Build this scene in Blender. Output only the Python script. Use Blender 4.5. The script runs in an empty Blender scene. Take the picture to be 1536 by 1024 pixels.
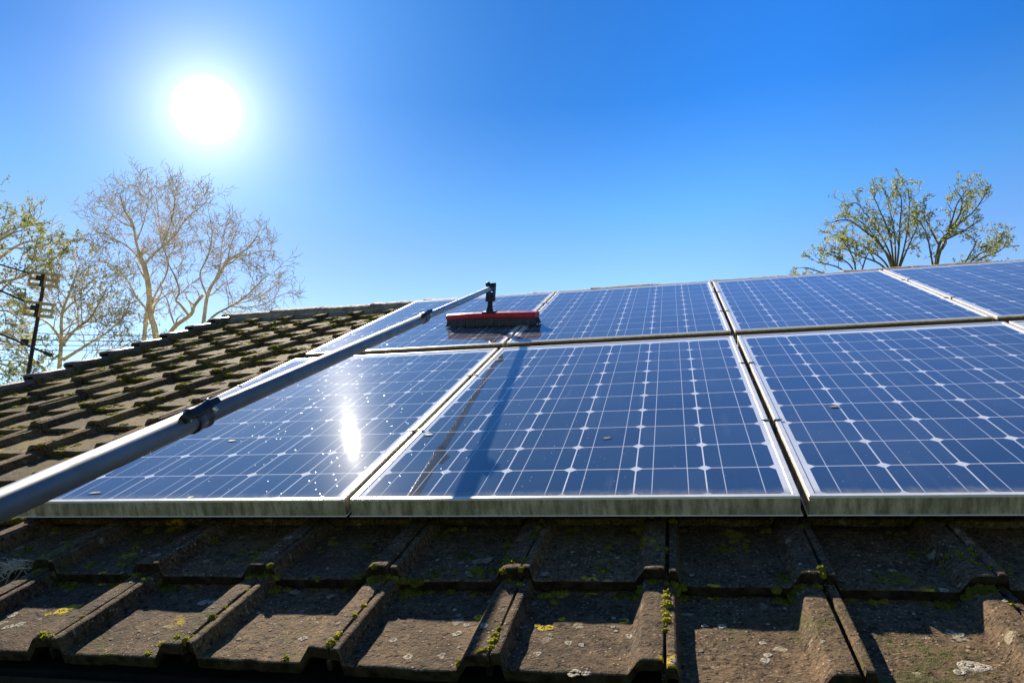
import bpy, math, random
import numpy as np
from mathutils import Vector, Matrix

random.seed(7)
rng = np.random.default_rng(7)
scene = bpy.context.scene
col = scene.collection

# ---------------------------------------------------------------- frame of the roof
# a = along the ridge (world X), b = up the slope, h = above the plane of the panels' glass
TH = math.radians(25.32)
EA = Vector((1, 0, 0)); EB = Vector((0, math.cos(TH), math.sin(TH))); EN = Vector((0, -math.sin(TH), math.cos(TH)))
ROOF = Matrix((EA, EB, EN)).transposed()            # roof coordinates -> world


GZ = -3.1565                                         # level of the lawn


def P(a, b, h):
    return ROOF @ Vector((a, b, h))


# ---------------------------------------------------------------- camera
CAM = P(0.7424007, -1.52593332, 0.66082071)
RX = (ROOF @ Vector((0.97476807, 0.20176684, -0.09548482))).normalized()
RY = (ROOF @ Vector((0.05284348, 0.20702014, 0.97690851))).normalized()
RZ = RX.cross(RY)
cam_data = bpy.data.cameras.new("camera")
cam_data.sensor_width = 36.0
FPX = 1111.2
cam_data.lens = 36.0 * FPX / 1536.0
cam_data.clip_start = 0.02
cam_data.clip_end = 4000
cam = bpy.data.objects.new("camera", cam_data)
col.objects.link(cam)
cam.matrix_world = Matrix.Translation(CAM) @ Matrix((RX, RY, RZ)).transposed().to_4x4()
scene.camera = cam


def direction(px, py):
    return (RX * ((px - 768) / FPX) - RY * ((py - 512) / FPX) - RZ)


def at(px, py, depth):                               # a point of the place at that depth
    return CAM + direction(px, py) * depth


# ---------------------------------------------------------------- light
SUN = (ROOF @ Vector((-0.42187, 0.85860, 0.29125))).normalized()
sun_data = bpy.data.lights.new("sun", 'SUN')
sun_data.energy = 5.0
sun_data.angle = math.radians(0.53)
sun_data.color = (1.0, 0.90, 0.74)
sun = bpy.data.objects.new("sun", sun_data)
col.objects.link(sun)
sun.rotation_euler = SUN.to_track_quat('Z', 'Y').to_euler()

world = bpy.data.worlds.new("World")
scene.world = world
world.use_nodes = True
wn = world.node_tree
wn.nodes.clear()


class NT:
    """small helper for node graphs"""
    def __init__(self, tree):
        self.t = tree

    def n(self, kind, **kw):
        nd = self.t.nodes.new(kind)
        for k, v in kw.items():
            setattr(nd, k, v)
        return nd

    def put(self, sock, v):
        if isinstance(v, bpy.types.NodeSocket):
            self.t.links.new(v, sock)
        elif v is not None:
            if hasattr(sock, 'default_value'):
                try:
                    sock.default_value = v
                except (TypeError, ValueError):
                    sock.default_value = (v[0], v[1], v[2], 1.0)

    def m(self, op, a, b=None, c=None, clamp=False):
        nd = self.n('ShaderNodeMath', operation=op, use_clamp=clamp)
        self.put(nd.inputs[0], a)
        if b is not None:
            self.put(nd.inputs[1], b)
        if c is not None:
            self.put(nd.inputs[2], c)
        return nd.outputs[0]

    def ramp(self, v, lo, hi, a=0.0, b=1.0, kind='SMOOTHSTEP'):
        nd = self.n('ShaderNodeMapRange', interpolation_type=kind)
        self.put(nd.inputs['Value'], v)
        self.put(nd.inputs['From Min'], lo); self.put(nd.inputs['From Max'], hi)
        self.put(nd.inputs['To Min'], a); self.put(nd.inputs['To Max'], b)
        return nd.outputs['Result']

    def mix(self, f, a, b, blend='MIX'):
        nd = self.n('ShaderNodeMix', data_type='RGBA', blend_type=blend)
        self.put(nd.inputs[0], f); self.put(nd.inputs[6], c4(a)); self.put(nd.inputs[7], c4(b))
        return nd.outputs[2]

    def noise(self, vec, scale, detail=4, rough=0.55, dist=0.0):
        nd = self.n('ShaderNodeTexNoise')
        self.put(nd.inputs['Vector'], vec)
        nd.inputs['Scale'].default_value = scale
        nd.inputs['Detail'].default_value = detail
        nd.inputs['Roughness'].default_value = rough
        nd.inputs['Distortion'].default_value = dist
        return nd.outputs['Fac']

    def voro(self, vec, scale, feature='F1', rand=1.0):
        nd = self.n('ShaderNodeTexVoronoi', feature=feature)
        self.put(nd.inputs['Vector'], vec)
        nd.inputs['Scale'].default_value = scale
        nd.inputs['Randomness'].default_value = rand
        return nd

    def vmap(self, vec, scale=(1, 1, 1), loc=(0, 0, 0)):
        nd = self.n('ShaderNodeMapping')
        self.put(nd.inputs['Vector'], vec)
        nd.inputs['Scale'].default_value = scale
        nd.inputs['Location'].default_value = loc
        return nd.outputs[0]


def c4(c):
    if isinstance(c, tuple) and len(c) == 3:
        return (c[0], c[1], c[2], 1.0)
    return c


W = NT(wn)
sky = W.n('ShaderNodeTexSky', sky_type='NISHITA', sun_disc=False)
sky.sun_elevation = math.asin(SUN.z)
sky.sun_rotation = math.atan2(SUN.x, SUN.y)
sky.altitude = 60
sky.air_density = 1.0
sky.dust_density = 0.1
sky.ozone_density = 2.0
scl = W.n('ShaderNodeVectorMath', operation='SCALE')
W.put(scl.inputs[0], sky.outputs[0]); scl.inputs['Scale'].default_value = 0.40
gam = W.n('ShaderNodeGamma'); gam.inputs['Gamma'].default_value = 1.7
W.put(gam.inputs['Color'], scl.outputs[0])
bg = W.n('ShaderNodeBackground')
# deeper blue overhead, paler and brighter air towards the horizon, less glare round the sun's side
tcs = W.n('ShaderNodeTexCoord')
ns = W.n('ShaderNodeVectorMath', operation='NORMALIZE'); W.put(ns.inputs[0], tcs.outputs['Generated'])
sz = W.n('ShaderNodeSeparateXYZ'); W.put(sz.inputs[0], ns.outputs[0])
tint = W.n('ShaderNodeValToRGB')
W.put(tint.inputs[0], sz.outputs[2])
els = tint.color_ramp.elements
els[0].position = 0.02; els[0].color = (0.40, 0.40, 0.38, 1)
els[1].position = 0.62; els[1].color = (0.20, 0.70, 0.93, 1)
for p_, c_ in ((0.26, (0.98, 0.80, 0.66, 1)), (0.34, (0.78, 0.78, 0.70, 1)), (0.40, (0.56, 0.80, 0.76, 1)), (0.52, (0.215, 0.655, 0.83, 1))):
    e_ = els.new(p_); e_.color = c_
ds = W.n('ShaderNodeVectorMath', operation='DOT_PRODUCT'); W.put(ds.inputs[0], ns.outputs[0]); ds.inputs[1].default_value = SUN
side = W.m('MULTIPLY', W.ramp(ds.outputs['Value'], 0.79, 1.0, 1.84, 1.05), W.ramp(ds.outputs['Value'], 0.05, 0.58, 0.62, 1.0))
skyc = W.mix(1.0, gam.outputs[0], tint.outputs[0], 'MULTIPLY')
scl2 = W.n('ShaderNodeVectorMath', operation='SCALE'); W.put(scl2.inputs[0], skyc); W.put(scl2.inputs['Scale'], side)
W.put(bg.inputs['Color'], scl2.outputs[0])
bg.inputs['Strength'].default_value = 0.10
# the dazzling glow of the sky round the sun as the photograph shows it
GLOW = direction(310, 165).normalized()
tc = W.n('ShaderNodeTexCoord')
nrm = W.n('ShaderNodeVectorMath', operation='NORMALIZE'); W.put(nrm.inputs[0], tc.outputs['Generated'])
dotn = W.n('ShaderNodeVectorMath', operation='DOT_PRODUCT')
W.put(dotn.inputs[0], nrm.outputs[0]); dotn.inputs[1].default_value = GLOW
ang = W.m('MULTIPLY', W.m('ARCCOSINE', W.m('MINIMUM', dotn.outputs['Value'], 0.999999)), 180 / math.pi)
core = W.m('MULTIPLY', W.ramp(ang, 0.0, 2.4, 1.0, 0.0), 2.5)
g1 = W.m('MULTIPLY', W.m('EXPONENT', W.m('MULTIPLY', ang, -1 / 2.6)), 0.78)
g2 = W.m('MULTIPLY', W.m('EXPONENT', W.m('MULTIPLY', ang, -1 / 8.5)), 0.12)
glow = W.m('ADD', W.m('ADD', core, g1), g2)
bg2 = W.n('ShaderNodeBackground')
bg2.inputs['Color'].default_value = (0.98, 0.985, 0.97, 1)
W.put(bg2.inputs['Strength'], glow)
addw = W.n('ShaderNodeAddShader')
wn.links.new(bg.outputs[0], addw.inputs[0]); wn.links.new(bg2.outputs[0], addw.inputs[1])
wout = W.n('ShaderNodeOutputWorld')
wn.links.new(addw.outputs[0], wout.inputs['Surface'])

scene.view_settings.view_transform = 'Standard'
scene.view_settings.look = 'None'
scene.view_settings.exposure = 1.0
scene.view_settings.gamma = 1.0
scene.cycles.use_denoising = True
scene.cycles.max_bounces = 8
scene.cycles.transparent_max_bounces = 12
scene.cycles.sample_clamp_indirect = 6.0


# ---------------------------------------------------------------- materials
def new_mat(name):
    m = bpy.data.materials.new(name)
    m.use_nodes = True
    t = NT(m.node_tree)
    b = m.node_tree.nodes['Principled BSDF']
    return m, t, b


def coords(t, kind='Object'):
    return t.n('ShaderNodeTexCoord').outputs[kind]


def bump(t, b, height, strength=0.3, distance=0.01):
    nd = t.n('ShaderNodeBump')
    nd.inputs['Strength'].default_value = strength
    nd.inputs['Distance'].default_value = distance
    t.put(nd.inputs['Height'], height)
    t.put(b.inputs['Normal'], nd.outputs[0])


def simple(name, colr, rough=0.6, metal=0.0, vary=0.25, scale=20.0, bumps=0.0, spec=0.5):
    m, t, b = new_mat(name)
    v = coords(t)
    nz = t.noise(v, scale, 5)
    dark = tuple(c * (1 - vary) for c in colr)
    lite = tuple(min(1, c * (1 + vary)) for c in colr)
    t.put(b.inputs['Base Color'], t.mix(t.ramp(nz, 0.3, 0.7), dark, lite))
    t.put(b.inputs['Roughness'], t.ramp(t.noise(v, scale * 3, 3), 0.3, 0.7, max(0.02, rough - 0.1), min(1, rough + 0.1)))
    b.inputs['Metallic'].default_value = metal
    b.inputs['Specular IOR Level'].default_value = spec
    if bumps:
        bump(t, b, t.noise(v, scale * 2, 6), bumps, 0.01)
    return m


def tile_material():
    m, t, b = new_mat('weathered_concrete')
    v = coords(t)
    big = t.noise(v, 2.3, 4, 0.6)
    mid = t.noise(v, 14, 6, 0.65)
    fine = t.noise(v, 170, 4, 0.7)
    c = t.mix(t.ramp(mid, 0.3, 0.72), (0.046, 0.030, 0.018), (0.185, 0.116, 0.062))
    c = t.mix(t.ramp(big, 0.38, 0.68, 0, 0.55), c, (0.085, 0.062, 0.044))
    grain = t.ramp(fine, 0.42, 0.66)
    c = t.mix(t.m('MULTIPLY', grain, 0.68), c, (0.310, 0.215, 0.125))
    g2 = t.noise(v, 48, 6, 0.72)
    c = t.mix(t.ramp(g2, 0.50, 0.68, 0, 0.6), c, (0.30, 0.205, 0.115))
    c = t.mix(t.ramp(g2, 0.34, 0.46, 0.5, 0), c, (0.030, 0.020, 0.013))
    pit = t.ramp(t.noise(v, 95, 3, 0.6), 0.32, 0.45, 0.85, 0.0)
    c = t.mix(pit, c, (0.020, 0.014, 0.010))
    # pale grit and crusty lichen spots
    vg = t.voro(v, 120)
    sel = t.ramp(t.m('FRACT', t.m('MULTIPLY', t.n('ShaderNodeSeparateColor').outputs[0], 1.0)), 0, 1)
    sc = t.n('ShaderNodeSeparateColor'); t.put(sc.inputs[0], vg.outputs['Color'])
    grit = t.m('MULTIPLY', t.ramp(vg.outputs['Distance'], 0.22, 0.34, 1, 0), t.ramp(sc.outputs[0], 0.70, 0.74))
    grit = t.m('MULTIPLY', grit, t.ramp(t.noise(v, 6.5, 5, 0.7), 0.36, 0.62, 0.12, 1.0))
    c = t.mix(t.m('MULTIPLY', grit, 0.8), c, (0.58, 0.46, 0.31))
    wob = t.n('ShaderNodeVectorMath', operation='ADD')
    nv = t.n('ShaderNodeTexNoise'); t.put(nv.inputs['Vector'], v); nv.inputs['Scale'].default_value = 70
    off = t.n('ShaderNodeVectorMath', operation='SCALE'); t.put(off.inputs[0], nv.outputs['Color']); off.inputs['Scale'].default_value = 0.022
    t.put(wob.inputs[0], v); t.put(wob.inputs[1], off.outputs[0])
    vl = t.voro(wob.outputs[0], 21)
    sl = t.n('ShaderNodeSeparateColor'); t.put(sl.inputs[0], vl.outputs['Color'])
    rad = t.m('MULTIPLY', sl.outputs[1], 0.24)
    lich = t.m('MULTIPLY', t.ramp(t.m('SUBTRACT', vl.outputs['Distance'], rad), 0.0, 0.05, 1, 0), t.ramp(sl.outputs[0], 0.52, 0.54))
    lich = t.m('MULTIPLY', lich, t.ramp(t.noise(v, 160, 4), 0.3, 0.5, 0.25, 1.0))
    c = t.mix(t.m('MULTIPLY', lich, 0.8), c, (0.44, 0.37, 0.25))
    vy = t.voro(wob.outputs[0], 7.5)
    sy = t.n('ShaderNodeSeparateColor'); t.put(sy.inputs[0], vy.outputs['Color'])
    yel = t.m('MULTIPLY', t.ramp(vy.outputs['Distance'], 0.12, 0.26, 1, 0), t.ramp(sy.outputs[1], 0.76, 0.78))
    yel = t.m('MULTIPLY', yel, t.ramp(t.noise(v, 60, 5, 0.7), 0.44, 0.54))
    c = t.mix(yel, c, (0.58, 0.40, 0.030))
    # thin green algae bloom
    alg = t.m('MULTIPLY', t.ramp(t.noise(v, 3.6, 5, 0.65), 0.52, 0.70), t.ramp(t.noise(v, 45, 4), 0.38, 0.6))
    c = t.mix(t.m('MULTIPLY', alg, 0.7), c, (0.085, 0.105, 0.022))
    # the side towards the gable is overgrown with a dry golden green film
    sx = t.n('ShaderNodeSeparateXYZ'); t.put(sx.inputs[0], v)
    film = t.m('MULTIPLY', t.ramp(sx.outputs[0], -1.5, -1.0, 0.62, 0.0), t.ramp(t.noise(v, 8.5, 5, 0.7), 0.40, 0.64))
    c = t.mix(film, c, (0.235, 0.195, 0.060))
    # rusty pinkish patches
    rust = t.m('MULTIPLY', t.ramp(t.noise(v, 5.2, 5, 0.65), 0.58, 0.72), 0.5)
    c = t.mix(rust, c, (0.125, 0.066, 0.042))
    sxy = t.n('ShaderNodeSeparateXYZ'); t.put(sxy.inputs[0], v)
    up = t.m('ADD', t.m('MULTIPLY', sxy.outputs[1], math.cos(TH)), t.m('MULTIPLY', t.m('ADD', sxy.outputs[2], GZ), math.sin(TH)))
    idv = t.n('ShaderNodeCombineXYZ')
    t.put(idv.inputs[0], t.m('FLOOR', t.m('DIVIDE', t.m('SUBTRACT', sxy.outputs[0], 0.690 + 0.010), 0.282)))
    t.put(idv.inputs[1], t.m('FLOOR', t.m('DIVIDE', t.m('ADD', up, 0.494), 0.283)))
    tw = t.n('ShaderNodeTexWhiteNoise'); t.put(tw.inputs['Vector'], idv.outputs[0])
    tone = t.mix(tw.outputs['Value'], (0.60, 0.62, 0.66), (1.16, 1.12, 1.05))
    c = t.mix(1.0, c, tone, 'MULTIPLY')
    t.put(b.inputs['Base Color'], c)
    t.put(b.inputs['Roughness'], t.ramp(fine, 0.3, 0.7, 0.75, 1.0))
    b.inputs['Specular IOR Level'].default_value = 0.10
    hgt = t.m('ADD', t.m('MULTIPLY', fine, 0.35), t.m('MULTIPLY', mid, 0.6))
    hgt = t.m('ADD', hgt, t.m('MULTIPLY', g2, 0.7))
    hgt = t.m('ADD', hgt, t.m('MULTIPLY', grit, 0.35))
    hgt = t.m('SUBTRACT', hgt, t.m('MULTIPLY', pit, 0.3))
    bump(t, b, hgt, 0.95, 0.008)
    return m


CELL = 0.158
X0, Y0 = 0.0265, 0.0125          # first cell from the outer corner of the panel frame
PW, PH = 1.0000, 1.6540          # outer size of a panel
PITCH_A, PITCH_B = 1.01675, 1.76085


def pv_material():
    m, t, b = new_mat('solar_cells_under_glass')
    v = coords(t)
    sp = t.n('ShaderNodeSeparateXYZ'); t.put(sp.inputs[0], v)
    oi = t.n('ShaderNodeObjectInfo')
    u = t.m('DIVIDE', t.m('SUBTRACT', sp.outputs[0], X0), CELL)
    w = t.m('DIVIDE', t.m('SUBTRACT', sp.outputs[1], Y0), CELL)
    fu, fw = t.m('FRACT', u), t.m('FRACT', w)
    cu, cw = t.m('SUBTRACT', fu, 0.5), t.m('SUBTRACT', fw, 0.5)
    au, aw = t.m('ABSOLUTE', cu), t.m('ABSOLUTE', cw)
    gap = t.m('GREATER_THAN', t.m('MAXIMUM', au, aw), 0.4898)
    rr = t.m('SQRT', t.m('ADD', t.m('MULTIPLY', cu, cu), t.m('MULTIPLY', cw, cw)))
    corner = t.m('GREATER_THAN', rr, 0.634)
    outside = t.m('MAXIMUM', t.m('GREATER_THAN', t.m('ABSOLUTE', t.m('SUBTRACT', u, 3.0)), 3.0),
                  t.m('GREATER_THAN', t.m('ABSOLUTE', t.m('SUBTRACT', w, 5.0)), 5.0))
    white = t.m('MAXIMUM', t.m('MAXIMUM', gap, corner), outside)
    bus = t.m('LESS_THAN', t.m('ABSOLUTE', t.m('SUBTRACT', au, 0.25)), 0.0064)
    bus = t.m('MULTIPLY', bus, t.m('SUBTRACT', 1.0, outside))
    # cells differ a little from one another
    fl = t.n('ShaderNodeCombineXYZ')
    t.put(fl.inputs[0], t.m('FLOOR', u)); t.put(fl.inputs[1], t.m('FLOOR', w)); t.put(fl.inputs[2], t.m('MULTIPLY', oi.outputs['Random'], 57.0))
    wnz = t.n('ShaderNodeTexWhiteNoise'); t.put(wnz.inputs['Vector'], fl.outputs[0])
    cellc = t.mix(wnz.outputs['Value'], (0.014, 0.042, 0.094), (0.026, 0.060, 0.124))
    sh = t.n('ShaderNodeVectorMath', operation='ADD')
    t.put(sh.inputs[0], v)
    cx = t.n('ShaderNodeCombineXYZ'); t.put(cx.inputs[0], t.m('MULTIPLY', oi.outputs['Random'], 31.0)); t.put(cx.inputs[1], t.m('MULTIPLY', oi.outputs['Random'], 17.0))
    t.put(sh.inputs[1], cx.outputs[0])
    vv = sh.outputs[0]
    haze = t.ramp(t.noise(vv, 2.6, 4, 0.6), 0.3, 0.75, 0.0, 0.22)
    fing = t.m('MULTIPLY', t.ramp(t.m('ABSOLUTE', t.m('SUBTRACT', t.m('FRACT', t.m('MULTIPLY', w, 48.0)), 0.5)), 0.40, 0.5), 0.10)
    c = t.mix(fing, cellc, (0.45, 0.50, 0.58))
    c = t.mix(bus, c, (0.58, 0.63, 0.70))
    c = t.mix(white, c, (0.80, 0.82, 0.84))
    drip = t.m('MULTIPLY', t.ramp(t.noise(t.vmap(vv, (30, 1.1, 1)), 1.0, 5, 0.6), 0.52, 0.72), t.ramp(t.noise(vv, 3.1, 4), 0.42, 0.66, 0, 0.30))
    c = t.mix(haze, c, (0.12, 0.14, 0.17))
    c = t.mix(drip, c, (0.16, 0.19, 0.22))
    silt = t.m('MULTIPLY', t.ramp(t.m('ADD', sp.outputs[1], t.m('MULTIPLY', t.noise(t.vmap(vv, (1, 0.3, 1)), 26, 5, 0.7), -0.05)), -0.012, 0.030, 0.75, 0.0), t.ramp(t.noise(vv, 60, 4), 0.25, 0.6, 0.4, 1.0))
    c = t.mix(silt, c, (0.26, 0.25, 0.21))
    # dust specks, drips and bird marks
    vs = t.voro(vv, 85)
    s1 = t.n('ShaderNodeSeparateColor'); t.put(s1.inputs[0], vs.outputs['Color'])
    speck = t.m('MULTIPLY', t.ramp(vs.outputs['Distance'], 0.07, 0.16, 1, 0), t.m('GREATER_THAN', s1.outputs[0], 0.90))
    vs2 = t.voro(t.vmap(vv, (1, 0.6, 1)), 16)
    s2 = t.n('ShaderNodeSeparateColor'); t.put(s2.inputs[0], vs2.outputs['Color'])
    speck2 = t.m('MULTIPLY', t.ramp(t.m('ADD', vs2.outputs['Distance'], t.m('MULTIPLY', t.noise(vv, 90), 0.12)), 0.10, 0.14, 1, 0), t.m('GREATER_THAN', s2.outputs[0], 0.955))
    c = t.mix(t.m('MULTIPLY', t.m('MAXIMUM', speck, speck2), 0.6), c, (0.50, 0.50, 0.46))
    t.put(b.inputs['Base Color'], c)
    film = t.noise(vv, 6.0, 5, 0.65)
    r = t.ramp(film, 0.30, 0.75, 0.011, 0.018)
    r = t.m('ADD', r, t.m('MULTIPLY', t.m('MAXIMUM', speck, speck2), 0.4))
    t.put(b.inputs['Roughness'], r)
    b.inputs['IOR'].default_value = 2.0
    b.inputs['Sheen Weight'].default_value = 0.07
    b.inputs['Sheen Roughness'].default_value = 0.28
    b.inputs['Coat Weight'].default_value = 0.0042
    b.inputs['Coat Roughness'].default_value = 0.25
    b.inputs['Specular IOR Level'].default_value = 0.5
    bump(t, b, t.m('MAXIMUM', speck, speck2), 0.12, 0.0006)
    return m


def frame_material():
    m, t, b = new_mat('anodised_aluminium_frame')
    v = coords(t)
    sp = t.n('ShaderNodeSeparateXYZ'); t.put(sp.inputs[0], v)
    nz = t.noise(t.vmap(v, (1, 1, 2.0)), 22, 6, 0.7)
    c = t.mix(t.ramp(nz, 0.3, 0.7), (0.72, 0.70, 0.66), (0.86, 0.85, 0.82))
    side = t.ramp(sp.outputs[2], -0.004, -0.001, 1, 0)
    c = t.mix(side, c, (0.72, 0.63, 0.46))
    grime = t.m('MULTIPLY', side, t.ramp(t.noise(t.vmap(v, (1, 1, 0.22)), 38, 7, 0.72), 0.38, 0.66, 0.08, 0.92))
    c = t.mix(grime, c, (0.200, 0.165, 0.095))
    grime = t.m('MULTIPLY', side, t.ramp(t.noise(v, 5.5, 4, 0.6), 0.42, 0.62, 0.0, 0.42))
    c = t.mix(grime, c, (0.105, 0.090, 0.050))
    spots = t.m('MULTIPLY', side, t.ramp(t.noise(v, 130, 5, 0.8), 0.58, 0.66, 0, 0.8))
    c = t.mix(spots, c, (0.025, 0.026, 0.016))
    flecks = t.ramp(t.noise(v, 75, 4, 0.8), 0.66, 0.72, 0, 0.8)
    c = t.mix(flecks, c, (0.10, 0.085, 0.06))
    lip = t.ramp(sp.outputs[2], -0.0372, -0.0376, 0, 1, 'LINEAR')
    c = t.mix(lip, c, (0.90, 0.88, 0.84))  # flange edge paler: its sunlit line is put into the colour
    t.put(b.inputs['Base Color'], c)
    b.inputs['Metallic'].default_value = 0.15
    t.put(b.inputs['Roughness'], t.m('ADD', 0.34, t.m('MULTIPLY', side, 0.3)))
    bump(t, b, t.noise(v, 160, 4), 0.12, 0.003)
    return m


def moss_material():
    m, t, b = new_mat('moss')
    v = coords(t)
    oi = t.noise(v, 9, 4)
    c = t.mix(t.ramp(oi, 0.32, 0.68), (0.165, 0.180, 0.018), (0.520, 0.460, 0.050))
    c = t.mix(t.ramp(t.noise(v, 210, 3), 0.4, 0.6, 0, 0.5), c, (0.070, 0.085, 0.012))
    t.put(b.inputs['Base Color'], c)
    b.inputs['Roughness'].default_value = 0.9
    b.inputs['Specular IOR Level'].default_value = 0.15
    bump(t, b, t.noise(v, 300, 4), 0.6, 0.004)
    tr = t.n('ShaderNodeBsdfTranslucent'); t.put(tr.inputs['Color'], c)
    mx = t.n('ShaderNodeMixShader'); mx.inputs[0].default_value = 0.58
    m.node_tree.links.new(b.outputs[0], mx.inputs[1]); m.node_tree.links.new(tr.outputs[0], mx.inputs[2])
    out = [n for n in m.node_tree.nodes if n.type == 'OUTPUT_MATERIAL'][0]
    m.node_tree.links.new(mx.outputs[0], out.inputs['Surface'])
    return m


def leaf_material(name, ca, cb):
    m, t, b = new_mat(name)
    v = coords(t)
    c = t.mix(t.ramp(t.noise(v, 1.7, 3), 0.35, 0.65), ca, cb)
    tr = t.n('ShaderNodeBsdfTranslucent'); t.put(tr.inputs['Color'], c)
    t.put(b.inputs['Base Color'], c)
    b.inputs['Roughness'].default_value = 0.6
    mx = t.n('ShaderNodeMixShader'); mx.inputs[0].default_value = 0.5
    m.node_tree.links.new(b.outputs[0], mx.inputs[1]); m.node_tree.links.new(tr.outputs[0], mx.inputs[2])
    out = [n for n in m.node_tree.nodes if n.type == 'OUTPUT_MATERIAL'][0]
    m.node_tree.links.new(mx.outputs[0], out.inputs['Surface'])
    return m


M = {}
M['tile'] = tile_material()
M['tile_edge'] = simple('shaded_mossy_concrete', (0.030, 0.024, 0.015), 0.95, vary=0.6, scale=45, bumps=0.5, spec=0.1)  # shade of the lips and black moss put into one dark colour
M['pv'] = pv_material()
M['frame'] = frame_material()
M['back'] = simple('white_backsheet', (0.72, 0.72, 0.70), 0.7)
M['moss'] = moss_material()
M['ridge'] = simple('ridge_concrete', (0.36, 0.26, 0.16), 0.85, vary=0.4, scale=16, bumps=0.6)
M['verge'] = simple('verge_plastic_trim', (0.13, 0.105, 0.085), 0.5, vary=0.35, scale=12, bumps=0.25)
M['gutter'] = simple('dark_gutter_plastic', (0.012, 0.012, 0.013), 0.65, vary=0.3, scale=9, spec=0.15)
M['mortar'] = simple('mortar', (0.20, 0.18, 0.15), 0.95, vary=0.4, scale=40, bumps=0.5)
M['clip'] = simple('dark_clip_metal', (0.035, 0.032, 0.028), 0.5, metal=0.3)
M['pole'] = simple('blue_grey_pole_tube', (0.160, 0.184, 0.205), 0.52, metal=0.2, vary=0.14, scale=9)
M['alu_tube'] = simple('bare_alloy_tube', (0.30, 0.315, 0.33), 0.36, metal=0.4, vary=0.14, scale=12)
M['black'] = simple('black_plastic', (0.018, 0.018, 0.020), 0.42, vary=0.3, scale=60)
M['collar'] = simple('dark_brown_collar_plastic', (0.045, 0.042, 0.042), 0.38, vary=0.25, scale=60)
M['steel'] = simple('bright_steel', (0.62, 0.61, 0.58), 0.25, metal=0.9, vary=0.1)
M['red'] = simple('red_plastic', (0.50, 0.012, 0.035), 0.36, vary=0.15, scale=30)
M['bristle'] = simple('dark_grey_bristle', (0.060, 0.064, 0.085), 0.7, vary=0.3, scale=80)
M['bark'] = simple('pale_bark', (0.70, 0.58, 0.40), 0.9, vary=0.3, scale=5, bumps=0.4)
M['bark_green'] = simple('greenish_bark', (0.17, 0.155, 0.075), 0.9, vary=0.35, scale=5, bumps=0.4)
M['leaf'] = leaf_material('spring_leaf', (0.25, 0.29, 0.085), (0.42, 0.41, 0.16))
M['leaf_pale'] = leaf_material('pale_bud_leaf', (0.42, 0.40, 0.14), (0.55, 0.49, 0.22))
M['creosote'] = simple('dark_creosoted_timber', (0.045, 0.036, 0.030), 0.8, vary=0.4, scale=8, bumps=0.4)
M['slat'] = simple('sunlit_timber_slat', (0.70, 0.50, 0.25), 0.7, vary=0.25, scale=14)
M['wire'] = simple('black_cable', (0.03, 0.03, 0.03), 0.6)
M['wire_pale'] = simple('pale_bare_wire', (0.36, 0.33, 0.28), 0.45, metal=0.4)
M['brick'] = simple('red_brown_brickwork', (0.25, 0.12, 0.08), 0.9, vary=0.35, scale=12, bumps=0.4)
M['wood'] = simple('dark_stained_fascia', (0.05, 0.035, 0.025), 0.7)
M['dead_leaf'] = simple('dry_leaf', (0.24, 0.18, 0.11), 0.8, vary=0.3, scale=60)
M['yellow_leaf'] = simple('yellowing_leaf', (0.20, 0.20, 0.085), 0.7, vary=0.3, scale=60)
M['straw'] = simple('bleached_straw', (0.55, 0.47, 0.34), 0.8, vary=0.25, scale=40)
M['lichen_yellow'] = simple('yellow_lichen_crust', (0.55, 0.40, 0.03), 0.95, vary=0.35, scale=160, bumps=0.6, spec=0.1)
M['lichen_pale'] = simple('pale_lichen_crust', (0.42, 0.37, 0.28), 0.95, vary=0.35, scale=160, bumps=0.6, spec=0.1)
M['foam'] = simple('dried_suds', (0.55, 0.63, 0.72), 0.6, vary=0.05)


def grass_material():
    m, t, b = new_mat('lawn')
    v = coords(t)
    c = t.mix(t.ramp(t.noise(v, 0.35, 6), 0.3, 0.7), (0.045, 0.075, 0.020), (0.095, 0.115, 0.035))
    t.put(b.inputs['Base Color'], c)
    b.inputs['Roughness'].default_value = 0.95
    bump(t, b, t.noise(v, 30, 5), 0.6, 0.05)
    return m


M['grass'] = grass_material()


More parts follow.
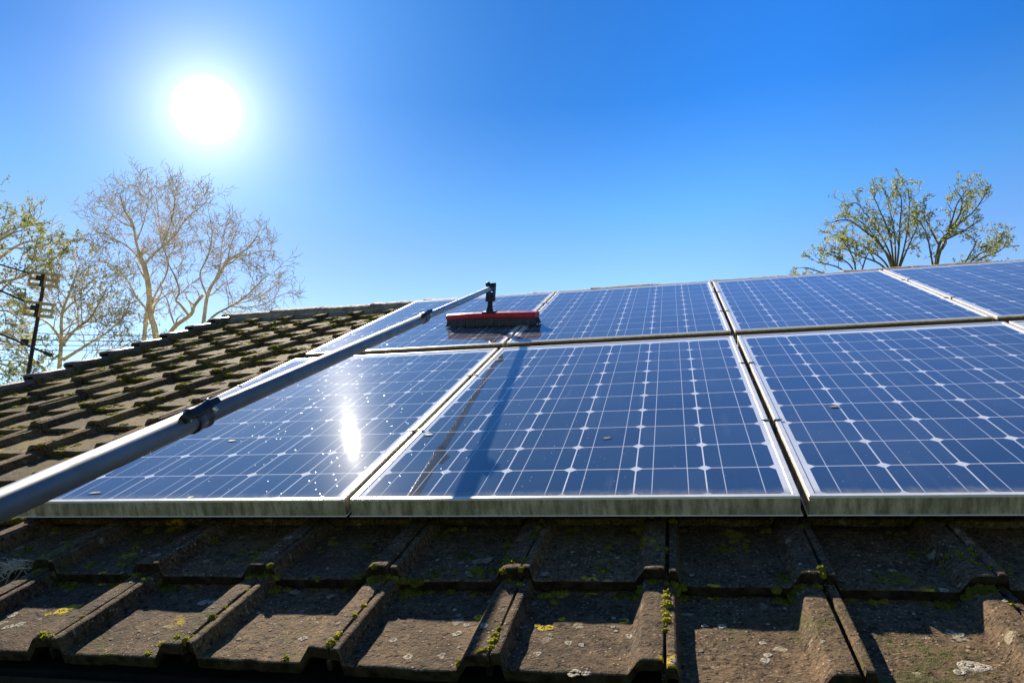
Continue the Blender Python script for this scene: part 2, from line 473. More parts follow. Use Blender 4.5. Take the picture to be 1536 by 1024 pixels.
# ---------------------------------------------------------------- mesh helpers
class MB:
    def __init__(self):
        self.v = []; self.f = []

    def add(self, vs, fs):
        o = len(self.v)
        self.v.extend([tuple(p) for p in vs])
        self.f.extend([tuple(i + o for i in f) for f in fs])

    def box(self, x0, x1, y0, y1, z0, z1):
        vs = [(x, y, z) for z in (z0, z1) for y in (y0, y1) for x in (x0, x1)]
        self.add(vs, [(0, 2, 3, 1), (4, 5, 7, 6), (0, 1, 5, 4), (2, 6, 7, 3), (0, 4, 6, 2), (1, 3, 7, 5)])

    def obox(self, c, ax, ay, az, hx, hy, hz, bev=0.0):
        """box about c with axes; bev chamfers the long edges"""
        c = Vector(c)
        if bev <= 0:
            vs = [c + ax * (sx * hx) + ay * (sy * hy) + az * (sz * hz) for sz in (-1, 1) for sy in (-1, 1) for sx in (-1, 1)]
            self.add(vs, [(0, 2, 3, 1), (4, 5, 7, 6), (0, 1, 5, 4), (2, 6, 7, 3), (0, 4, 6, 2), (1, 3, 7, 5)])
            return
        prof = [(hy, hz - bev), (hy - bev, hz), (-hy + bev, hz), (-hy, hz - bev), (-hy, -hz + bev), (-hy + bev, -hz), (hy - bev, -hz), (hy, -hz + bev)]
        rings = []
        for x, k in ((-hx, 1 - bev / max(hy, hz) * 0.6), (-hx + bev, 1), (hx - bev, 1), (hx, 1 - bev / max(hy, hz) * 0.6)):
            rings.append([c + ax * x + ay * (p * k) + az * (q * k) for p, q in prof])
        self.loft(rings, True)

    def loft(self, rings, caps=True):
        n = len(rings[0])
        vs = [p for r in rings for p in r]
        fs = []
        for i in range(len(rings) - 1):
            for j in range(n):
                k = (j + 1) % n
                fs.append((i * n + j, i * n + k, (i + 1) * n + k, (i + 1) * n + j))
        if caps:
            fs.append(tuple(range(n - 1, -1, -1)))
            fs.append(tuple((len(rings) - 1) * n + j for j in range(n)))
        self.add(vs, fs)

    def tube(self, pts, radii, n=8, caps=True):
        pts = [Vector(p) for p in pts]
        if not hasattr(radii, '__len__'):
            radii = [radii] * len(pts)
        rings = []
        ref = None
        for i, p in enumerate(pts):
            d = (pts[min(i + 1, len(pts) - 1)] - pts[max(i - 1, 0)])
            if d.length < 1e-9:
                d = Vector((0, 0, 1))
            d.normalize()
            if ref is None:
                ref = d.orthogonal().normalized()
            ref = (ref - d * ref.dot(d))
            if ref.length < 1e-6:
                ref = d.orthogonal()
            ref.normalize()
            q = d.cross(ref)
            r = radii[i]
            rings.append([p + (ref * math.cos(2 * math.pi * j / n) + q * math.sin(2 * math.pi * j / n)) * r for j in range(n)])
        self.loft(rings, caps)

    def build(self, name, mat, parent=None, smooth=True, angle=40):
        me = bpy.data.meshes.new(name)
        me.from_pydata(self.v, [], self.f)
        me.update()
        if mat is not None:
            me.materials.append(mat)
        o = bpy.data.objects.new(name, me)
        col.objects.link(o)
        if parent is not None:
            o.parent = parent
        if smooth:
            me.polygons.foreach_set('use_smooth', [True] * len(me.polygons))
            try:
                me.set_sharp_from_angle(angle=math.radians(angle))
            except Exception:
                pass
        return o


def tag(o, label=None, cat=None, group=None, kind=None):
    if label: o['label'] = label
    if cat: o['category'] = cat
    if group: o['group'] = group
    if kind: o['kind'] = kind
    return o


def empty(name, loc=(0, 0, 0)):
    o = bpy.data.objects.new(name, None)
    o.empty_display_size = 0.1
    o.location = loc
    col.objects.link(o)
    return o


def noise3(p, s, seed=0.0):
    x, y, z = p[0] * s + seed, p[1] * s + seed * 1.7, p[2] * s - seed
    return (math.sin(x * 1.3 + 2.1 * math.sin(y * 0.9 + z)) + math.sin(y * 1.7 + 1.3 * math.sin(z * 1.1 - x)) + math.sin(z * 1.9 + 1.7 * math.sin(x * 1.2 + y))) / 3


# ---------------------------------------------------------------- ground
g = MB()
N = 24
gx = [-1500 + 3000 * i / N for i in range(N + 1)]
for j in range(N + 1):
    for i in range(N + 1):
        g.v.append((gx[i], gx[j], GZ))
for j in range(N):
    for i in range(N):
        k = j * (N + 1) + i
        g.f.append((k, k + 1, k + N + 2, k + N + 1))
go = g.build('ground', M['grass'], None, smooth=False)
tag(go, kind='structure')

# ---------------------------------------------------------------- house and its tiled roof
house = empty('house', (0, 0, GZ))
tag(house, 'low house with a moss speckled brown concrete tile roof carrying the solar panels', 'house')
hl = Vector((0, 0, -GZ))            # parts are modelled in world coordinates under the house's empty

TW, TG = 0.282, 0.283
LIP0 = -0.490                        # lowest lip
A0 = 0.690                           # centre line of one rib
K0, K1 = -12, 12
HP = -0.090                          # height of the pan at its lip
RIDGE_B = 3.74
A_LEFT = A0 + K0 * TW + 0.004
A_RIGHT = A0 + (K1) * TW + 0.286

PROF = [(0.003, 0.008), (0.0108, 0.009), (0.0115, 0.026), (0.0130, 0.0288), (0.018, 0.0292), (0.0245, 0.0288), (0.0270, 0.0272),
        (0.0320, 0.0026), (0.0338, 0.0004), (0.055, 0.0), (0.085, 0.0), (0.110, 0.0), (0.135, 0.0), (0.160, 0.0), (0.195, 0.0), (0.2285, 0.0004), (0.2315, 0.0018),
        (0.2490, 0.0270), (0.2515, 0.0292), (0.256, 0.0299), (0.264, 0.0302), (0.272, 0.0303), (0.280, 0.0302), (0.2868, 0.0296), (0.2888, 0.0270), (0.2893, 0.010)]


def tile(mb, k, c, near):
    a_l = A0 + k * TW
    lip = LIP0 + c * TG
    da = random.gauss(0, 0.0012); db = random.gauss(0, 0.0045); dh = random.gauss(0, 0.0012)
    tilt = random.gauss(0, 0.006); skew = random.gauss(0, 0.006)
    nv = 14 if near else 7
    L = TG + 0.055
    vsteps = [0.0, 0.0025, 0.006] + [0.012 + (L - 0.012) * i / (nv - 1) for i in range(nv)]
    npf = len(PROF)
    seed = random.random() * 50
    rows = []
    for iv, v in enumerate(vsteps):
        row = []
        for (x, h) in PROF:
            e = 0.0
            chip = max(0.0, noise3((x * 40, c * 3.1, k * 2.7), 1.0, seed) - 0.35) * 0.010 * math.exp(-v / 0.006)
            if iv == 0:
                e = 0.0022
            elif iv == 1:
                e = 0.0007
            wx = 0.0011 * noise3((x * 9, v * 11, seed), 1.0)
            wob = 0.0013 * noise3((x * 25, v * 30, 0), 1.0, seed) + 0.0007 * noise3((x * 80, v * 90, 0), 1.0, seed + 3)
            vv = v + chip + 0.0022 * noise3((x * 30, 0, 0), 1.0, seed) * math.exp(-v / 0.02)
            hh = HP + h * (1.0 if c < 2 else 0.92) - (0.0245 if c < 2 else 0.0190) * v / TG - e + wob + dh + tilt * (x - 0.14)
            row.append((a_l + x + da + skew * (v - 0.14) + wx, lip + vv + db, hh))
        rows.append(row)
    TILE_STEPS.append(len(vsteps))
    # front face: follows the profile 19 mm lower, then turns in under the tile
    th = 0.0195 if c < 2 else 0.0150
    front = [(p[0], p[1] + 0.0015, p[2] - th) for p in rows[0]]
    under = [(p[0], p[1] + 0.09, p[2] - th - 0.006) for p in rows[0]]
    mid = [(p[0], p[1] - 0.0004 + 0.0008 * noise3((p[0] * 60, p[1], 1), 1, seed), p[2] - th * 0.5) for p in rows[0]]
    rows = [under, front, mid] + rows
    n = npf
    vs = [ROOF @ Vector(p) + hl for r in rows for p in r]
    fs = []
    for i in range(len(rows) - 1):
        for j in range(n - 1):
            fs.append((i * n + j, i * n + j + 1, (i + 1) * n + j + 1, (i + 1) * n + j))
    mb.add(vs, fs)


roof = MB()
TILE_STEPS = []
NC = 15
for c in range(NC):
    for k in range(K0, K1 + 1):
        tile(roof, k, c, c < 3)
from mathutils.bvhtree import BVHTree
roof_tree = BVHTree.FromPolygons([Vector(p) - hl for p in roof.v], roof.f)


def on_tile(px, py):
    d = direction(px, py).normalized()
    return roof_tree.ray_cast(CAM, d)[0]


ro = roof.build('tiled_roof', M['tile'], house, angle=26)
ro.data.materials.append(M['tile_edge'])               # near lip faces: shade painted in, with black moss
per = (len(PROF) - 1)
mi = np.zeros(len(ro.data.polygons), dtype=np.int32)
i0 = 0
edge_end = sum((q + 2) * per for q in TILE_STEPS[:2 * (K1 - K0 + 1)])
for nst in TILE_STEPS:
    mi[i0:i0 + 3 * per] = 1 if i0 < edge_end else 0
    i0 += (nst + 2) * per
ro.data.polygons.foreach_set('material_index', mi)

# underlay, rear slope, walls
rb = P(0, RIDGE_B, -0.145)
eave = P(0, LIP0 + 0.03, -0.150)
w = MB()
AL, AR = A_LEFT - 0.02, A_RIGHT
back_y = 2 * rb.y - eave.y


def quad(mb, pts, thick):
    n = (Vector(pts[1]) - Vector(pts[0])).cross(Vector(pts[2]) - Vector(pts[0])).normalized()
    low = [Vector(p) - n * thick for p in pts]
    mb.add([Vector(p) + hl for p in pts] + [p + hl for p in low], [(0, 1, 2, 3), (7, 6, 5, 4), (0, 4, 5, 1), (1, 5, 6, 2), (2, 6, 7, 3), (3, 7, 4, 0)])


quad(w, [(AL, eave.y, eave.z), (AR, eave.y, eave.z), (AR, rb.y, rb.z), (AL, rb.y, rb.z)], 0.02)
w.build('roof_underlay', M['gutter'], house, smooth=False)
w = MB()
quad(w, [(AL, rb.y + 0.01, rb.z + 0.03), (AR, rb.y + 0.01, rb.z + 0.03), (AR, back_y, eave.z + 0.03), (AL, back_y, eave.z + 0.03)], 0.03)
w.build('rear_roof', M['ridge'], house, smooth=False)
# gable pentagons joined by front and back walls: one wall part
w = MB()
wy0, wy1 = eave.y + 0.30, back_y - 0.30
slope = math.tan(TH)
top0 = eave.z + 0.30 * slope - 0.05
gab = [(wy0, GZ - 0.0), (wy1, GZ), (wy1, top0), (rb.y, rb.z - 0.06), (wy0, top0)]
xl, xr = AL + 0.06, AR - 0.06
vs = [Vector((x, y, z)) + hl for x in (xl, xr) for (y, z) in gab]
w.add(vs, [(4, 3, 2, 1, 0), (5, 6, 7, 8, 9), (0, 1, 6, 5), (1, 2, 7, 6), (3, 4, 9, 8), (2, 3, 8, 7), (4, 0, 5, 9)])
w.build('wall', M['brick'], house, smooth=False)
# fascia and gutter
w = MB()
w.box(AL, AR, eave.y + 0.005, eave.y + 0.030, eave.z - 0.19 - GZ, eave.z - 0.012 - GZ)
w.build('fascia', M['wood'], house, smooth=False)
w = MB()
gc = P(0, -0.515, -0.128); gc.y += 0.031 + 0.012
rings = []
for x in (AL - 0.03, AR + 0.03):
    outer = [Vector((x, gc.y - 0.012 + 0.031 * math.cos(t_), gc.z + 0.065 * math.sin(t_))) + hl for t_ in [math.pi + math.pi * i / 12 for i in range(13)]]
    inner = [Vector((x, gc.y - 0.012 + 0.027 * math.cos(t_), gc.z + 0.001 + 0.060 * math.sin(t_))) + hl for t_ in [2 * math.pi - math.pi * i / 12 for i in range(13)]]
    rings.append(outer + inner)
w.loft(rings, True)
w.build('gutter', M['gutter'], house)

# ridge tiles, mortar bedded
w = MB()
nr = 17
rl = (AR - AL + 0.04) / nr
for i in range(nr):
    x0 = AL - 0.05 + i * rl; x1 = x0 + rl - 0.006
    r0 = 0.118 + random.gauss(0, 0.002); dz = random.gauss(0, 0.003)
    rr = []
    for s in range(6):
        x = x0 + (x1 - x0) * s / 5
        ring = []
        for q in range(15):
            ph = math.pi * (0.04 + 0.92 * q / 14)
            r = r0 + (0.006 if s == 0 else 0) + 0.003 * noise3((x * 4, q * 0.5, i), 1.0)
            ring.append(Vector((x, rb.y + r * math.cos(ph) * 1.12, rb.z - 0.014 + dz + r * math.sin(ph))) + hl)
        for q in range(14, -1, -1):
            ph = math.pi * (0.04 + 0.92 * q / 14)
            r = r0 - 0.016
            ring.append(Vector((x, rb.y + r * math.cos(ph) * 1.12, rb.z - 0.014 + dz + r * math.sin(ph))) + hl)
        rr.append(ring)
    w.loft(rr, True)
w.build('ridge_cap', M['ridge'], house)
w = MB()
pts = []
for i in range(90):
    x = AL + (AR - AL) * i / 89
    pts.append(P(x, RIDGE_B - 0.125 + random.gauss(0, 0.006), -0.108 + random.gauss(0, 0.004)) + hl)
w.tube(pts, [0.028 + random.random() * 0.01 for _ in pts], 7)
w.build('mortar_bed', M['mortar'], house)

# verge: stepped cap pieces up the left edge
w = MB()
for c in range(NC):
    b0 = LIP0 + c * TG - 0.006
    b1 = b0 + TG + 0.05
    ax0 = A_LEFT - 0.030
    lift = random.gauss(0, 0.002)
    rings = []
    for (bb, rise, grow) in ((b0, 0.0, 0.0), (b0 + 0.012, 0.004, 0.002), (b0 + 0.1, -0.006, 0.0), (b1, -0.030, -0.002)):
        prof = [(-0.030 - grow, -0.10), (-0.030 - grow, 0.016), (-0.024, 0.024), (0.030, 0.027), (0.040, 0.022), (0.043, -0.002), (0.036, -0.004), (0.032, 0.016), (-0.022, 0.014), (-0.024, -0.10)]
        rings.append([P(ax0 + x, bb, HP + 0.028 + h + rise + lift) + hl for x, h in prof])
    w.loft(rings, True)
w.build('verge_cap', M['verge'], house)

# ---------------------------------------------------------------- moss: cushions and tufts nobody could count
moss = MB()


def cushion(a, b, h, r, flat=0.55, tufts=26, stretch=1.0):
    nu, nvv = 9, 4
    ph0 = random.random() * 6.28
    sd = random.random() * 40
    vs = [P(a, b, h + r * flat)]
    for i in range(1, nvv + 1):
        t_ = i / nvv * math.pi / 2
        for j in range(nu):
            q = ph0 + 2 * math.pi * j / nu
            rr = r * math.sin(t_) * (1 + 0.28 * noise3((math.cos(q) * 2, math.sin(q) * 2, i), 1.0, sd))
            vs.append(P(a + rr * math.cos(q), b + rr * math.sin(q) * stretch, h + r * flat * math.cos(t_) * (1 + 0.2 * noise3((j, i, 0), 1.7, sd)) - (0.004 if i == nvv else 0)))
    fs = [(0, 1 + j, 1 + (j + 1) % nu) for j in range(nu)]
    for i in range(nvv - 1):
        for j in range(nu):
            k = (j + 1) % nu
            fs.append((1 + i * nu + j, 1 + (i + 1) * nu + j, 1 + (i + 1) * nu + k, 1 + i * nu + k))
    moss.add(vs, fs)
    for _ in range(tufts):
        t_ = math.acos(random.random()) * 0.98; q = random.random() * 6.28
        d = Vector((math.sin(t_) * math.cos(q), math.sin(t_) * math.sin(q) * stretch, math.cos(t_) * flat))
        p = Vector((a, b, h)) + d * r * 0.95
        n = Vector((d.x, d.y, d.z / flat)).normalized()
        s = n.orthogonal().normalized()
        s = (Matrix.Rotation(random.random() * 6.28, 3, n) @ s)
        wd = 0.0010 + 0.0011 * random.random(); ln = 0.0018 + random.random() * 0.0026
        tip = p + n * ln + s.cross(n) * random.gauss(0, 0.002)
        moss.add([ROOF @ (p - s * wd), ROOF @ (p + s * wd), ROOF @ tip], [(0, 1, 2)])


def surf_h(x, v):
    xs = [q[0] for q in PROF]; hs = [q[1] for q in PROF]
    return HP + float(np.interp(x, xs, hs)) - 0.0245 * v / TG


def moss_at(k, c, x, v, r, **kw):
    a, b = A0 + k * TW + x, LIP0 + c * TG + v
    hit = roof_tree.ray_cast(P(a, b, 0.05), -EN, 0.3)[0]
    if hit is not None:
        cushion(a, b, (ROOF.transposed() @ hit).z - 0.001, r, **kw)


# in the joints of the ribs
for c in range(0, 2):
    for k in range(-5, 3):
        dens = {(-4, 0): 1.0, (-3, 0): 0.35, (-2, 0): 0.3, (-1, 0): 0.8, (0, 0): 0.6, (1, 0): 0.55}.get((k, c), 0.35)
        v = 0.01 + random.random() * 0.02
        while v < TG:
            if noise3((v * 22, k * 3.3, c), 1.0) + random.gauss(0, 0.25) > 1.0 - 2.0 * dens:
                r = 0.0045 + 0.0045 * random.random()
                moss_at(k, c, 0.2905 + random.gauss(0, 0.0012), v, r, flat=0.9, tufts=20)
            v += 0.006 + random.random() * 0.008
# beneath lips, in the corners and on the shaded upper course
for k in range(-6, 4):
    for _ in range(9):
        x = random.choice([random.uniform(0.03, 0.06), random.uniform(0.24, 0.29), random.uniform(0.05, 0.22), random.uniform(0.19, 0.22)])
        r = random.uniform(0.005, 0.011)
        moss_at(k, 0, x, TG - random.uniform(0.002, 0.016), r, tufts=30)
    for _ in range(random.randint(3, 7)):
        x = random.uniform(0.03, 0.28); v = random.uniform(0.02, 0.2)
        n = random.randint(4, 12)
        for _ in range(n):
            moss_at(k, 1, min(0.288, max(0.005, x + random.gauss(0, 0.012))), max(0.004, v + random.gauss(0, 0.014)), random.uniform(0.003, 0.008), flat=0.45, tufts=16)
    for _ in range(2):
        x = random.choice((random.uniform(0.03, 0.08), random.uniform(0.21, 0.285)))
        for _ in range(random.randint(8, 18)):
            moss_at(k, random.choice((0, 0, 1)), min(0.288, max(0.005, x + random.gauss(0, 0.012))), TG - abs(random.gauss(0.0, 0.014)) - 0.002, random.uniform(0.005, 0.011), flat=0.6, tufts=22)
    for _ in range(random.choice((0, 0, 1, 2, 4))):
        moss_at(k, 0, random.uniform(0.20, 0.29), random.uniform(0.002, 0.02), random.uniform(0.003, 0.008), tufts=26)
# the left side of the roof: pads along lips and ribs, thickening to the ridge
for c in range(2, NC):
    for k in range(K0, -5):
        for _ in range(2 + c // 3):
            if random.random() < 0.72 + 0.02 * c:
                x = random.choice([random.uniform(0.05, 0.2), random.uniform(0.20, 0.30), random.uniform(0.03, 0.06)])
                v = random.choice([random.uniform(0.0, 0.05), random.uniform(0.2, 0.27), random.uniform(0.05, 0.25)])
                n = random.randint(4, 14)
                for _ in range(n):
                    moss_at(k, c, min(0.288, max(0.005, x + random.gauss(0, 0.026))), max(0.002, v + random.gauss(0, 0.02)), random.uniform(0.006, 0.015), flat=0.42, tufts=10)
    for k in range(-5, 3):
        if c >= 13:
            for _ in range(5):
                moss_at(k, c, random.uniform(0.0, 0.28), random.uniform(0.02, 0.25), random.uniform(0.008, 0.02), tufts=12)
for _ in range(900):
    cushion(random.uniform(A_LEFT + 0.02, -1.0), RIDGE_B - 0.15 - abs(random.gauss(0, 0.07)), HP - 0.02, random.uniform(0.010, 0.032), tufts=14)
mo = moss.build('moss', M['moss'], None, angle=180)
tag(mo, 'green and yellow moss cushions growing along the tile joints and lips', 'moss', kind='stuff')

# ---------------------------------------------------------------- solar panels
FR = 0.0135


def ring_rect(d, h):
    return [(d, d, h), (PW - d, d, h), (PW - d, PH - d, h), (d, PH - d, h)]


def make_frame():
    mb = MB()
    prof = [(FR, -0.0035), (FR, 0.0016), (FR - 0.0008, 0.0022), (0.0012, 0.0022), (0.0003, 0.0016), (0.0, 0.0006), (0.0, -0.0055), (0.0013, -0.0062), (0.0013, -0.0072), (0.0, -0.0078), (0.0, -0.0370),
            (-0.0038, -0.0374), (-0.0042, -0.0382), (-0.0042, -0.0396), (-0.0036, -0.0402), (0.024, -0.0402), (0.024, -0.038), (0.0022, -0.0375), (0.0022, -0.0050)]
    rings = [ring_rect(d, h) for d, h in prof]
    n = len(rings)
    vs = [p for r in rings for p in r]
    fs = []
    for i in range(n):
        k = (i + 1) % n
        for j in range(4):
            l = (j + 1) % 4
            fs.append((i * 4 + j, k * 4 + j, k * 4 + l, i * 4 + l))
    mb.add(vs, fs)
    return mb


labels = {
    (-1, 0): 'left end solar panel of lower row, with the sun glaring off its glass',
    (0, 0): 'middle lower row solar panel with the dark pole reflection running down it',
    (1, 0): 'large lower row solar panel on the right, beside the wide dark gap',
    (2, 0): 'barely visible corner of a lower row solar panel at the right photo edge',
    (-1, 1): 'left end solar panel of upper row, carrying most of the red brush',
    (0, 1): 'upper row solar panel directly right of the red brush head',
    (1, 1): 'upper row solar panel left of the pale joint, below the right hand leafy tree',
    (2, 1): 'far right solar panel of upper row, cut off by the photo edge',
}
# left edge lies with the tiles, not the far corner
proto = None
strip = None
frame_me = make_frame()
gl = MB()
gl.box(0.003, PW - 0.003, 0.003, PH - 0.003, -0.0055, 0.0)
clipmb = []
for (i, j), lab in labels.items():
    root = empty('solar_panel', P(i * PITCH_A - X0, j * PITCH_B - Y0, 0))
    root.rotation_euler = (TH, 0, 0)
    tag(root, lab, 'solar panel', 'solar panels on the tiled roof')
    if proto is None:
        fr = frame_me.build('frame', M['frame'], root, smooth=True, angle=30)
        gg = gl.build('glass', M['pv'], root, smooth=False)
        cms = []
        for (yy) in ((0.50, 1.16) if True else ()):
            for side in (0, 1):
                c_ = MB()
                x0, x1 = ((-0.0028, FR + 0.004) if side == 0 else (PW - FR - 0.004, PW + 0.0028))
                c_.box(x0, x1, yy, yy + 0.007, 0.0028, 0.0048)
                xs = (x0 if side == 0 else x1 - 0.0022)
                c_.box(xs, xs + 0.0022, yy, yy + 0.007, -0.036, 0.0026)
                cms.append(c_.build('clip', M['clip'], root, smooth=False))
        proto = [fr, gg] + cms
    else:
        for o in proto[:2 + 4]:
            c_ = o.copy(); col.objects.link(c_); c_.parent = root
    if j == 1:
        if strip is None:
            sm = MB()  # added black strip, stands in for the shade in the row gap
            sm.box(0.004, PW - 0.004, -0.0032, -0.0002, -0.0365, -0.0066)
            strip = sm.build('gap_shade_strip', M['black'], root, smooth=False)
        else:
            c_ = strip.copy(); col.objects.link(c_); c_.parent = root

# ---------------------------------------------------------------- telescopic pole with brush
Q = Vector((-0.10728, 0.0, 0.310675)); DL = Vector((-0.0451378, 0.9976627, -0.051301)).normalized()


def pole_pt(s):
    return ROOF @ (Q + DL * s)


brush = empty('cleaning_brush', pole_pt(-2.2))
bl = -pole_pt(-2.2)
tag(brush, 'long telescopic pole with a red topped wash brush resting on the upper panels', 'cleaning brush')
pd = (ROOF @ DL).normalized()
pn = EN - pd * EN.dot(pd); pn.normalize()
ps = pd.cross(pn)
S1, S2, S3 = -0.432, 1.0, 2.335


def section(s0, s1, r, mat, n=28):
    mb = MB()
    mb.tube([pole_pt(s) + bl for s in (s0, s0 + 0.003, (s0 + s1) / 2, s1 - 0.003, s1)], [r - 0.001, r, r, r, r - 0.001], n)
    return mb.build('pole_section', mat, brush)


section(-2.2, S1, 0.0200, M['pole'])
section(S1 - 0.05, S2, 0.0170, M['pole'])
section(S2 - 0.05, S3, 0.0128, M['alu_tube'])


def collar(s, r, r2, sc):
    mb = MB()
    st = [(-0.010, r + 0.0004), (-0.010, r + 0.0024), (-0.007, r + 0.0030), (0.004, r + 0.0030), (0.007, r + 0.0020), (0.026, r + 0.0016), (0.029, r + 0.0026), (0.038, r + 0.0024), (0.041, r + 0.0012), (0.041, r2 + 0.0002)]
    mb.tube([pole_pt(s + a * sc) + bl for a, _ in st], [q for _, q in st], 32)
    # lug under the clamp
    up = (pn * 0.62 - ps * 0.78 * -1).normalized()
    side = pd.cross(up)
    c0 = pole_pt(s) + bl
    mb.obox(c0 + up * (r + 0.006 * sc), pd, side, up, 0.016 * sc, 0.0065 * sc, 0.007 * sc, 0.002)
    o = mb.build('clamp_collar', M['collar'], brush)
    lv = MB()
    pts = [(-0.050, 0.005), (-0.046, 0.0085), (-0.034, 0.013), (-0.016, 0.0155), (0.004, 0.020), (0.020, 0.0245), (0.034, 0.026)]
    rings = []
    for i, (x, z) in enumerate(pts):
        hw = 0.0080 if i < 5 else 0.0068
        hh = (0.0045, 0.0066, 0.006, 0.0045, 0.004, 0.0032, 0.0025)[i]
        c1 = c0 + pd * (x * sc) + up * (r + z * sc - 0.002)
        rings.append([c1 + side * (hw * sc * p) + up * (hh * sc * q) for p, q in ((-1, -0.7), (-0.7, -1), (0.7, -1), (1, -0.7), (1, 0.7), (0.7, 1), (-0.7, 1), (-1, 0.7))])
    lv.loft(rings, True)
    lv.build('lever', M['black'], o)
    pn_ = MB()
    c1 = c0 + pd * (0.022 * sc) + up * (r + 0.012 * sc)
    pn_.tube([c1 - side * 0.0135 * sc, c1 - side * 0.012 * sc, c1 + side * 0.012 * sc, c1 + side * 0.0135 * sc], [0.0045 * sc, 0.0056 * sc, 0.0056 * sc, 0.0045 * sc], 16)
    pn_.build('pin', M['steel'], o)
    pn_ = MB()
    c2 = c0 - pd * (0.042 * sc) + up * (r + 0.007 * sc)
    pn_.tube([c2 - side * 0.0100 * sc, c2 + side * 0.0100 * sc], [0.0028 * sc] * 2, 12)
    pn_.build('pin', M['steel'], o)
    return o


collar(S1, 0.0200, 0.0170, 1.0)
collar(S2, 0.0170, 0.0128, 0.92)

# brush head
B0, B1 = Vector((-0.462, 2.292, 0)), Vector((0.048, 2.190, 0))
bx = (B1 - B0).normalized(); L2 = (B1 - B0).length / 2
bcen = (B0 + B1) / 2
by = Vector((0, 0, 1)).cross(bx)
wx, wy, wz = ROOF @ bx, ROOF @ by, EN


def H(x, y, z):
    return ROOF @ (bcen + bx * x + by * y) + EN * z + bl


mb = MB()
prof = [(-0.032, 0.046), (-0.034, 0.049), (-0.034, 0.064), (-0.030, 0.069), (-0.014, 0.073), (0.014, 0.073), (0.030, 0.069), (0.034, 0.064), (0.034, 0.049), (0.032, 0.046)]
rings = []
for x, k in ((-L2, 0.9), (-L2 + 0.004, 1.0), (-L2 * 0.5, 1), (0, 1), (L2 * 0.5, 1), (L2 - 0.004, 1.0), (L2, 0.9)):
    rings.append([H(x, p * k, q - 0.004 * (abs(x) / L2) ** 2) for p, q in prof])
mb.loft(rings, True)
mb.build('brush_bar', M['red'], brush)
mb = MB()
nx = 120
for row in range(7):
    y0 = -0.027 + 0.009 * row
    for i in range(nx):
        x = -L2 + 0.006 + (2 * L2 - 0.012) * (i + 0.5) / nx
        flare = 0.0
        sx = (0.022 * max(0, (abs(x) / L2 - 0.93) / 0.07)) * (1 if x > 0 else -1)
        sy = (row - 3) / 3 * 0.010
        lx, ly = random.gauss(0, 0.0016), random.gauss(0, 0.0018)
        wd = 0.0017
        top = [H(x + dx * wd, y0 + dy * wd, 0.0475) for dx, dy in ((-1, -1), (1, -1), (1, 1), (-1, 1))]
        md = [H(x + sx * 0.3 + lx * 0.4 + dx * wd, y0 + sy * 0.4 + dy * wd, 0.024) for dx, dy in ((-1, -1), (1, -1), (1, 1), (-1, 1))]
        bt = [H(x + sx + lx + dx * wd * 1.25, y0 + sy + ly + dy * wd * 1.25, 0.0035 + random.random() * 0.003) for dx, dy in ((-1, -1), (1, -1), (1, 1), (-1, 1))]
        mb.loft([bt, md, top], True)
mb.build('bristles', M['bristle'], brush, smooth=False)
# neck and swivel
hd = pole_pt(S3 - 0.02) + bl
base = H(-0.012, 0.0, 0.070)
nd = (hd - base)
mb = MB()
mb.tube([base, base + nd * 0.14, base + nd * 0.18, base + nd * 0.42, base + nd * 0.47, base + nd * 0.60], [0.021, 0.019, 0.0165, 0.0135, 0.0125, 0.0125], 18)
mb.obox(base + nd * 0.02, wx, wy, wz, 0.034, 0.026, 0.006, 0.002)
mb.build('neck_socket', M['black'], brush)
mb = MB()
cj = base + nd * 0.55
mb.tube([cj - wx * 0.026, cj - wx * 0.024, cj - wx * 0.012, cj + wx * 0.012, cj + wx * 0.024, cj + wx * 0.026], [0.010, 0.013, 0.013, 0.013, 0.013, 0.010], 14)
mb.tube([base + nd * 0.58, base + nd * 0.74, base + nd * 0.80], [0.011, 0.012, 0.014], 14)
for sg in (-1, 1):
    mb.obox(base + nd * 0.80 + wx * (0.019 * sg), nd.normalized(), wx, wy, 0.045, 0.004, 0.014, 0.001)
mb.build('swivel_joint', M['black'], brush)
mb = MB()
st = [(-0.075, 0.0128), (-0.075, 0.0172), (-0.02, 0.0172), (-0.01, 0.0185), (0.022, 0.0185), (0.024, 0.015)]
mb.tube([pole_pt(S3 + a) + bl for a, _ in st], [q for _, q in st], 20)
mb.obox(hd + wz * 0.024 - wx * 0.016, pd, ps, pn, 0.020, 0.008, 0.010, 0.002)
mb.tube([hd - ps * 0.028 + pn * 0.020, hd + ps * 0.028 + pn * 0.020], [0.007, 0.007], 12)
mb.build('head_clamp', M['black'], brush)

# ---------------------------------------------------------------- small litter on the roof and glass


def leaf_mesh(c, ax, ay, L, Wd, curl, n):
    mb = MB()
    rows = []
    for i in range(n + 1):
        t_ = i / n
        wd = Wd * math.sin(math.pi * min(1, 0.04 + t_ * 0.96)) ** 0.8
        up = curl * (2 * t_ - 1) ** 2
        for s in (-1, -0.5, 0, 0.5, 1):
            jag = 1 + 0.12 * math.sin(i * 2.3 + s)
            rows.append(c + ax * (L * (t_ - 0.5)) + ay * (wd * s * jag) + EN * (up + curl * 0.7 * s * s + 0.0004))
    for i in range(n):
        for s in range(4):
            k = i * 5 + s
            mb.f.append((k, k + 1, k + 6, k + 5))
    mb.v = [tuple(p) for p in rows]
    return mb


def on_plane(px, py, h):
    d = direction(px, py); nn = EN
    s = (h - CAM.dot(nn)) / d.dot(nn)
    return CAM + d * s


